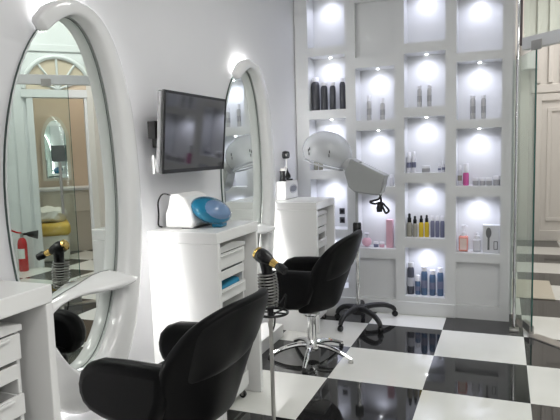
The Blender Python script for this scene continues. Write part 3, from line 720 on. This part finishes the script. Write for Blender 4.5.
# ------------------------------------------------------------------ salon chairs
def make_chair():
    ox, oy = .405, .285
    t = thing('salon_chair', (ox, oy, 0), 'black leather salon chair on chrome star base before the far mirror', 'chair', 'black salon chairs facing the mirrors')
    def W(u, v, z): return Vector((ox-u, oy+v, z))            # u forward, towards the mirror
    def grid_solid(front, back):
        """two matching grids of points, closed around the rim"""
        bm = bmesh.new(); nu, nv = len(front), len(front[0])
        F = [[bm.verts.new(p) for p in row] for row in front]; K = [[bm.verts.new(p) for p in row] for row in back]
        for i in range(nu-1):
            for j in range(nv-1):
                bm.faces.new([F[i][j], F[i+1][j], F[i+1][j+1], F[i][j+1]]); bm.faces.new([K[i][j], K[i][j+1], K[i+1][j+1], K[i+1][j]])
        for i in range(nu-1):
            bm.faces.new([F[i][0], K[i][0], K[i+1][0], F[i+1][0]]); bm.faces.new([F[i][-1], F[i+1][-1], K[i+1][-1], K[i][-1]])
        for j in range(nv-1):
            bm.faces.new([F[0][j], F[0][j+1], K[0][j+1], K[0][j]]); bm.faces.new([F[-1][j], K[-1][j], K[-1][j+1], F[-1][j+1]])
        bmesh.ops.recalc_face_normals(bm, faces=bm.faces)
        return bm
    # seat
    bm = bmesh.new(); p0, p1 = W(-.12, -.205, .385), W(.27, .205, .50)
    bx(bm, min(p0.x, p1.x), max(p0.x, p1.x), p0.y, p1.y, .395, .515)
    obj('seat', bm, M_leather, t, bevel=.045, seg=4, smooth=True)
    # arms
    for s in (-1, 1):
        prof = [(-.11, .56), (-.07, .47), (.0, .43), (.07, .42), (.20, .445), (.26, .465), (.295, .495), (.312, .535), (.314, .575), (.30, .62), (.265, .655), (.21, .675), (.10, .682), (-.12, .685)]
        a, b = (oy+s*.205, oy+s*.30)
        bm = prism([(ox-u, z) for u, z in prof], 'y', min(a, b), max(a, b))
        obj('armrest', bm, M_leather, t, bevel=.038, seg=4, smooth=True, angle=80)
    # wrap-round back
    nv, nz = 17, 9
    def ztop(v):
        a = min(1, abs(v)/.31); return .70 + .225*(1-a**3.2)**0.55
    front, back, pad = [], [], []
    for i in range(nv):
        v = -.31 + .62*i/(nv-1); fr_, bk_, row = [], [], []
        for j in range(nz):
            f = j/(nz-1); z = .39 + f*(ztop(v)-.39)
            uo = -(.185 + .345*(z-.39)) + .15*(abs(v)/.31)**2.3
            vs = v*(1.0 - .20*(1-f)**1.4)
            bk_.append(W(uo, vs, z)); fr_.append(W(uo+.075-.02*f, vs*.93, z-.004*f))
        front.append(fr_); back.append(bk_)
    obj('backrest', grid_solid(front, back), M_leather, t, sub=2)
    # smooth outer panel of the back, above its seam
    f2, b2 = [], []
    for i in range(13):
        v = -.255 + .51*i/12; fr_, bk_ = [], []
        for j in range(6):
            f = j/5; zb = .60 + .11*(v+.255)/.51; zt = ztop(v) - .02
            z = zb + f*(zt-zb)
            uo = -(.185 + .345*(z-.39)) + .15*(abs(v)/.31)**2.3
            vs = v*(1.0-.20*(1-(z-.39)/(zt-.37))**1.4)
            bulge = .012*(math.sin(PI*min(max(f, .02), .98))**.4)*(math.sin(PI*(i+.4)/12.8)**.4)
            bk_.append(W(uo-bulge, vs, z)); fr_.append(W(uo+.02, vs, z))
        f2.append(fr_); b2.append(bk_)
    plabel(obj('outer_back_panel', grid_solid(f2, b2), M_leather2, t, sub=1), 'smooth charcoal outer panel of the back')
    # base
    hx, hy = .385, .345
    obj('seat_plate', B(hx-.11, hx+.11, hy-.09, hy+.09, .362, .386), M_steel, t, bevel=.004)
    obj('column', lathe([(0, .10), (.032, .10), (.030, .30), (.022, .302), (.022, .362), (0, .362)], (hx, hy, 0), 20), M_chrome, t, smooth=True)
    obj('trim_collar', lathe([(.024, .30), (.052, .30), (.058, .31), (.056, .322), (.03, .334), (.024, .334)], (hx, hy, 0), 24), M_chrome, t, smooth=True)
    obj('hub', lathe([(0, .05), (.05, .05), (.055, .075), (.04, .11), (.033, .125), (0, .125)], (hx, hy, 0), 20), M_chrome, t, smooth=True)
    for k in range(5):
        a = math.radians(-10+72*k); dx, dy = math.cos(a), math.sin(a)
        path = spline([(hx+dx*q, hy+dy*q, z) for q, z in ((.03, .085), (.10, .088), (.19, .07), (.26, .042), (.305, .022))], 5)
        lg = obj('base_leg', tube(path, [.020-.007*i/(len(path)-1) for i in range(len(path))], 10), M_chrome, t, smooth=True)
        obj('glide', lathe([(0, 0), (.017, 0), (.019, .008), (.012, .018), (0, .018)], (hx+dx*.30, hy+dy*.30, 0.0), 12), M_blackm if k != 0 else M_steel, lg, smooth=True)
    return t
ch2 = make_chair()
ch1 = dup(ch2, (0.01, -S-.03, 0), 'black leather salon chair nearest the camera, seen from behind')
ch1.rotation_euler = (0, 0, math.radians(-4))

# ------------------------------------------------------------------ dryer stand
sx, sy = .556, -.80
t = thing('dryer_holder_stand', (sx, sy, 0), 'slim steel floor stand with ring and spiral dryer holder', 'stand')
obj('pole', tube([(sx, sy, .02), (sx, sy, .68)], .0105, 10), M_steel, t, smooth=True)
obj('foot', lathe([(0, 0), (.14, 0), (.14, .01), (.02, .022), (0, .022)], (sx, sy, 0), 28), M_steel, t, smooth=True)
rg = obj('tray_ring', tube([(sx+.01+.078*math.cos(k*PI/18), sy+.078*math.sin(k*PI/18), .655) for k in range(36)], .007, 8, closed=True), M_black, t, smooth=True)
obj('ring_spoke', tube([(sx-.066, sy, .655), (sx+.086, sy, .655)], .004, 6), M_black, rg)
obj('clamp', lathe([(0, .632), (.016, .632), (.016, .682), (0, .682)], (sx, sy, 0), 12), M_black, t, smooth=True)
coil = []
for k in range(200):
    a = k*PI/9; f = k/199
    coil.append((sx-.013*f + (.029+.020*math.sin(PI*min(1, f*.62+.12)))*math.cos(a), sy + (.029+.020*math.sin(PI*min(1, f*.62+.12)))*math.sin(a), .688+.168*f))
obj('spiral_holder', tube(coil, .0042, 6), mat('dark_steel', (0.28, 0.275, 0.265), 0.3, 1.0, noise=0.2, nscale=90), t, smooth=True)
# the dryer standing in the spiral
t = thing('hair_dryer', (sx, sy, .70), 'black hair dryer with gold rings hanging in the spiral stand', 'hair dryer')
ra, rb = Vector((sx-.055, sy-.004, .955)), Vector((sx+.085, sy-.045, .893))
dd = (rb-ra).normalized(); Lb = (rb-ra).length
obj('barrel', lathe([(0, 0), (.030, 0), (.037, .012), (.038, .04), (.031, .07), (.022, .095), (0, .095)], ra, 20, axis=dd), M_black, t, smooth=True)
obj('rear_ring', lathe([(0, -.016), (.022, -.016), (.033, -.008), (.034, .004), (.030, .008), (0, .008)], ra, 20, axis=dd), M_gold, t, smooth=True)
obj('nozzle_ring', lathe([(0, .0955), (.022, .0955), (.020, .115), (.018, .13), (0, .13)], ra, 18, axis=dd), M_gold, t, smooth=True)
obj('nozzle', lathe([(0, .1305), (.019, .1305), (.024, .15), (.020, .185), (0, .185)], ra, 18, axis=dd), M_black, t, smooth=True)
hp = ra + dd*.045
obj('handle', tube([hp, hp*.6+Vector((sx, sy, .81))*.4, Vector((sx, sy, .745))], [.034, .030, .020], 12), M_black, t, smooth=True)
obj('cord', tube(spline([(sx, sy, .745), (sx+.004, sy+.004, .715), (sx+.04, sy+.02, .70), (sx+.065, sy+.05, .74), (sx+.05, sy+.06, .665), (sx+.01, sy+.05, .64), (sx-.02, sy+.03, .60), (sx-.01, sy+.02, .54), (sx+.012, sy+.016, .58), (sx+.018, sy+.014, .63)], 8), .0045, 6), M_black, t, smooth=True)

# ------------------------------------------------------------------ hood dryer
hx, hy = .503, 1.24
t = thing('hood_dryer', (hx, hy, 0), 'grey hood dryer with clear dome on a black wheeled stand', 'hood dryer')
obj('base_hub', lathe([(0, .07), (.06, .07), (.065, .10), (.05, .135), (.022, .15), (0, .15)], (hx, hy, 0), 20), M_blackm, t, smooth=True)
tips = [(-.07, -.32), (.243, -.26), (.272, .22), (-.02, .26), (-.185, .0)]
for dx, dy in tips:
    path = spline([(hx+dx*q, hy+dy*q, z) for q, z in ((.12, .115), (.4, .125), (.72, .115), (.93, .085), (1.0, .055))], 5)
    lg = obj('base_leg', tube(path, [.026-.008*i/(len(path)-1) for i in range(len(path))], 10), M_blackm, t, smooth=True)
    cs = lathe([(0, -.016), (.022, -.016), (.026, -.01), (.026, .01), (.022, .016), (0, .016)], (hx+dx, hy+dy, .0265), 14, axis=(-dy, dx, 0))
    obj('caster', cs, M_black, lg, smooth=True)
plabel(obj('lower_pole', tube([(hx, hy, .14), (hx, hy, .78)], .019, 14), M_chrome, t, smooth=True), 'bright chrome lower pole')
obj('pole_clamp', lathe([(0, 0), (.034, 0), (.036, .01), (.036, .085), (.03, .095), (0, .095)], (hx, hy, .755), 16), M_black, t, smooth=True)
obj('upper_pole', tube([(hx, hy, .85), (hx, hy, 1.13)], .013, 12), M_gplas, t, smooth=True)
box = [(.475, 1.388), (.765, 1.243), (.752, 1.222), (.722, 1.10), (.70, 1.083), (.505, 1.112), (.455, 1.155), (.422, 1.275)]
plabel(obj('motor_housing', prism(box, 'y', 1.155, 1.325), M_gp2, t, bevel=.009, seg=3, smooth=True), 'flat sided grey motor housing')
obj('top_knob', lathe([(0, 0), (.014, 0), (.016, .012), (0, .018)], (.55, 1.19, 1.347), 12), M_gp2, t, smooth=True)
HC = Vector((.253, 1.24, 1.446)); RY = Matrix.Rotation(math.radians(17), 4, 'Y')
bm = bmesh.new(); bmesh.ops.create_uvsphere(bm, u_segments=40, v_segments=28, radius=1)
bmesh.ops.delete(bm, geom=[v for v in bm.verts if v.co.z < -.62], context='VERTS')
H = Matrix.Translation(HC) @ RY @ Matrix.Diagonal((.213, .19, .175, 1))
bm.transform(H)
dome = obj('dome', bm, M_smoke, t, smooth=True)
sd = dome.modifiers.new('thickness', 'SOLIDIFY'); sd.thickness = .005
zc = -.62; rc = math.sqrt(1-zc*zc)
obj('dome_rim', tube([H @ Vector((rc*math.cos(k*PI/20), rc*math.sin(k*PI/20), zc-.01)) for k in range(40)], .008, 8, closed=True), mat('grey_rim_plastic', (0.42, 0.43, 0.44), .3, noise=.03), t, smooth=True)
bm = bmesh.new(); bmesh.ops.create_uvsphere(bm, u_segments=32, v_segments=20, radius=1)
bmesh.ops.delete(bm, geom=[v for v in bm.verts if v.co.z < -.45], context='VERTS')
bm.transform(Matrix.Translation(HC) @ RY @ Matrix.Diagonal((.155, .145, .115, 1)))
inn = obj('inner_liner', bm, translucent_mat('inner_clear_plastic', (0.72, 0.73, 0.73), 0.65), t, smooth=True)
vb = bmesh.new()
for ax, az in ((-.11, .02), (-.097, .03), (-.104, -.01), (.07, -.03), (.075, .0)):
    p = HC + Vector((ax, 0, az))
    q = math.sqrt(max(.01, 1-(ax/.213)**2-(az/.175)**2))*.19
    bx(vb, p.x-.003, p.x+.003, p.y-q-.006, p.y-q+.004, p.z-.012, p.z+.012)
obj('air_vent', vb, M_blackm, dome)
obj('dome_hinge', lathe([(0, -.06), (.05, -.05), (.058, .0), (.05, .05), (0, .06)], (.445, 1.21, 1.335), 18, axis=(1, 0, -.55)), P_grey, t, smooth=True)
hy = 1.24
cz = [(.725, hy-.06, 1.11), (.71, hy-.09, 1.06), (.67, hy-.10, 1.045), (.64, hy-.11, 1.035), (.68, hy-.11, 1.02), (.73, hy-.10, 1.03), (.765, hy-.10, 1.0), (.79, hy-.10, .965), (.765, hy-.10, .945), (.745, hy-.10, .985), (.72, hy-.095, 1.03),
      (.70, hy-.10, .99), (.715, hy-.10, .965), (.73, hy-.10, 1.02), (.715, hy-.07, 1.09)]
obj('power_cable', tube(spline(cz, 6), .009, 7), M_black, t, smooth=True)
pg = obj('plug', lathe([(0, 0), (.022, 0), (.026, .03), (.018, .06), (0, .065)], (.715, hy-.105, .955), 12), M_black, t, smooth=True)
obj('cable_hook', tube([(.735, hy-.02, 1.22), (.745, hy-.05, 1.17), (.735, hy-.09, 1.11), (.72, hy-.09, 1.09)], .007, 8), M_gplas, t, smooth=True)
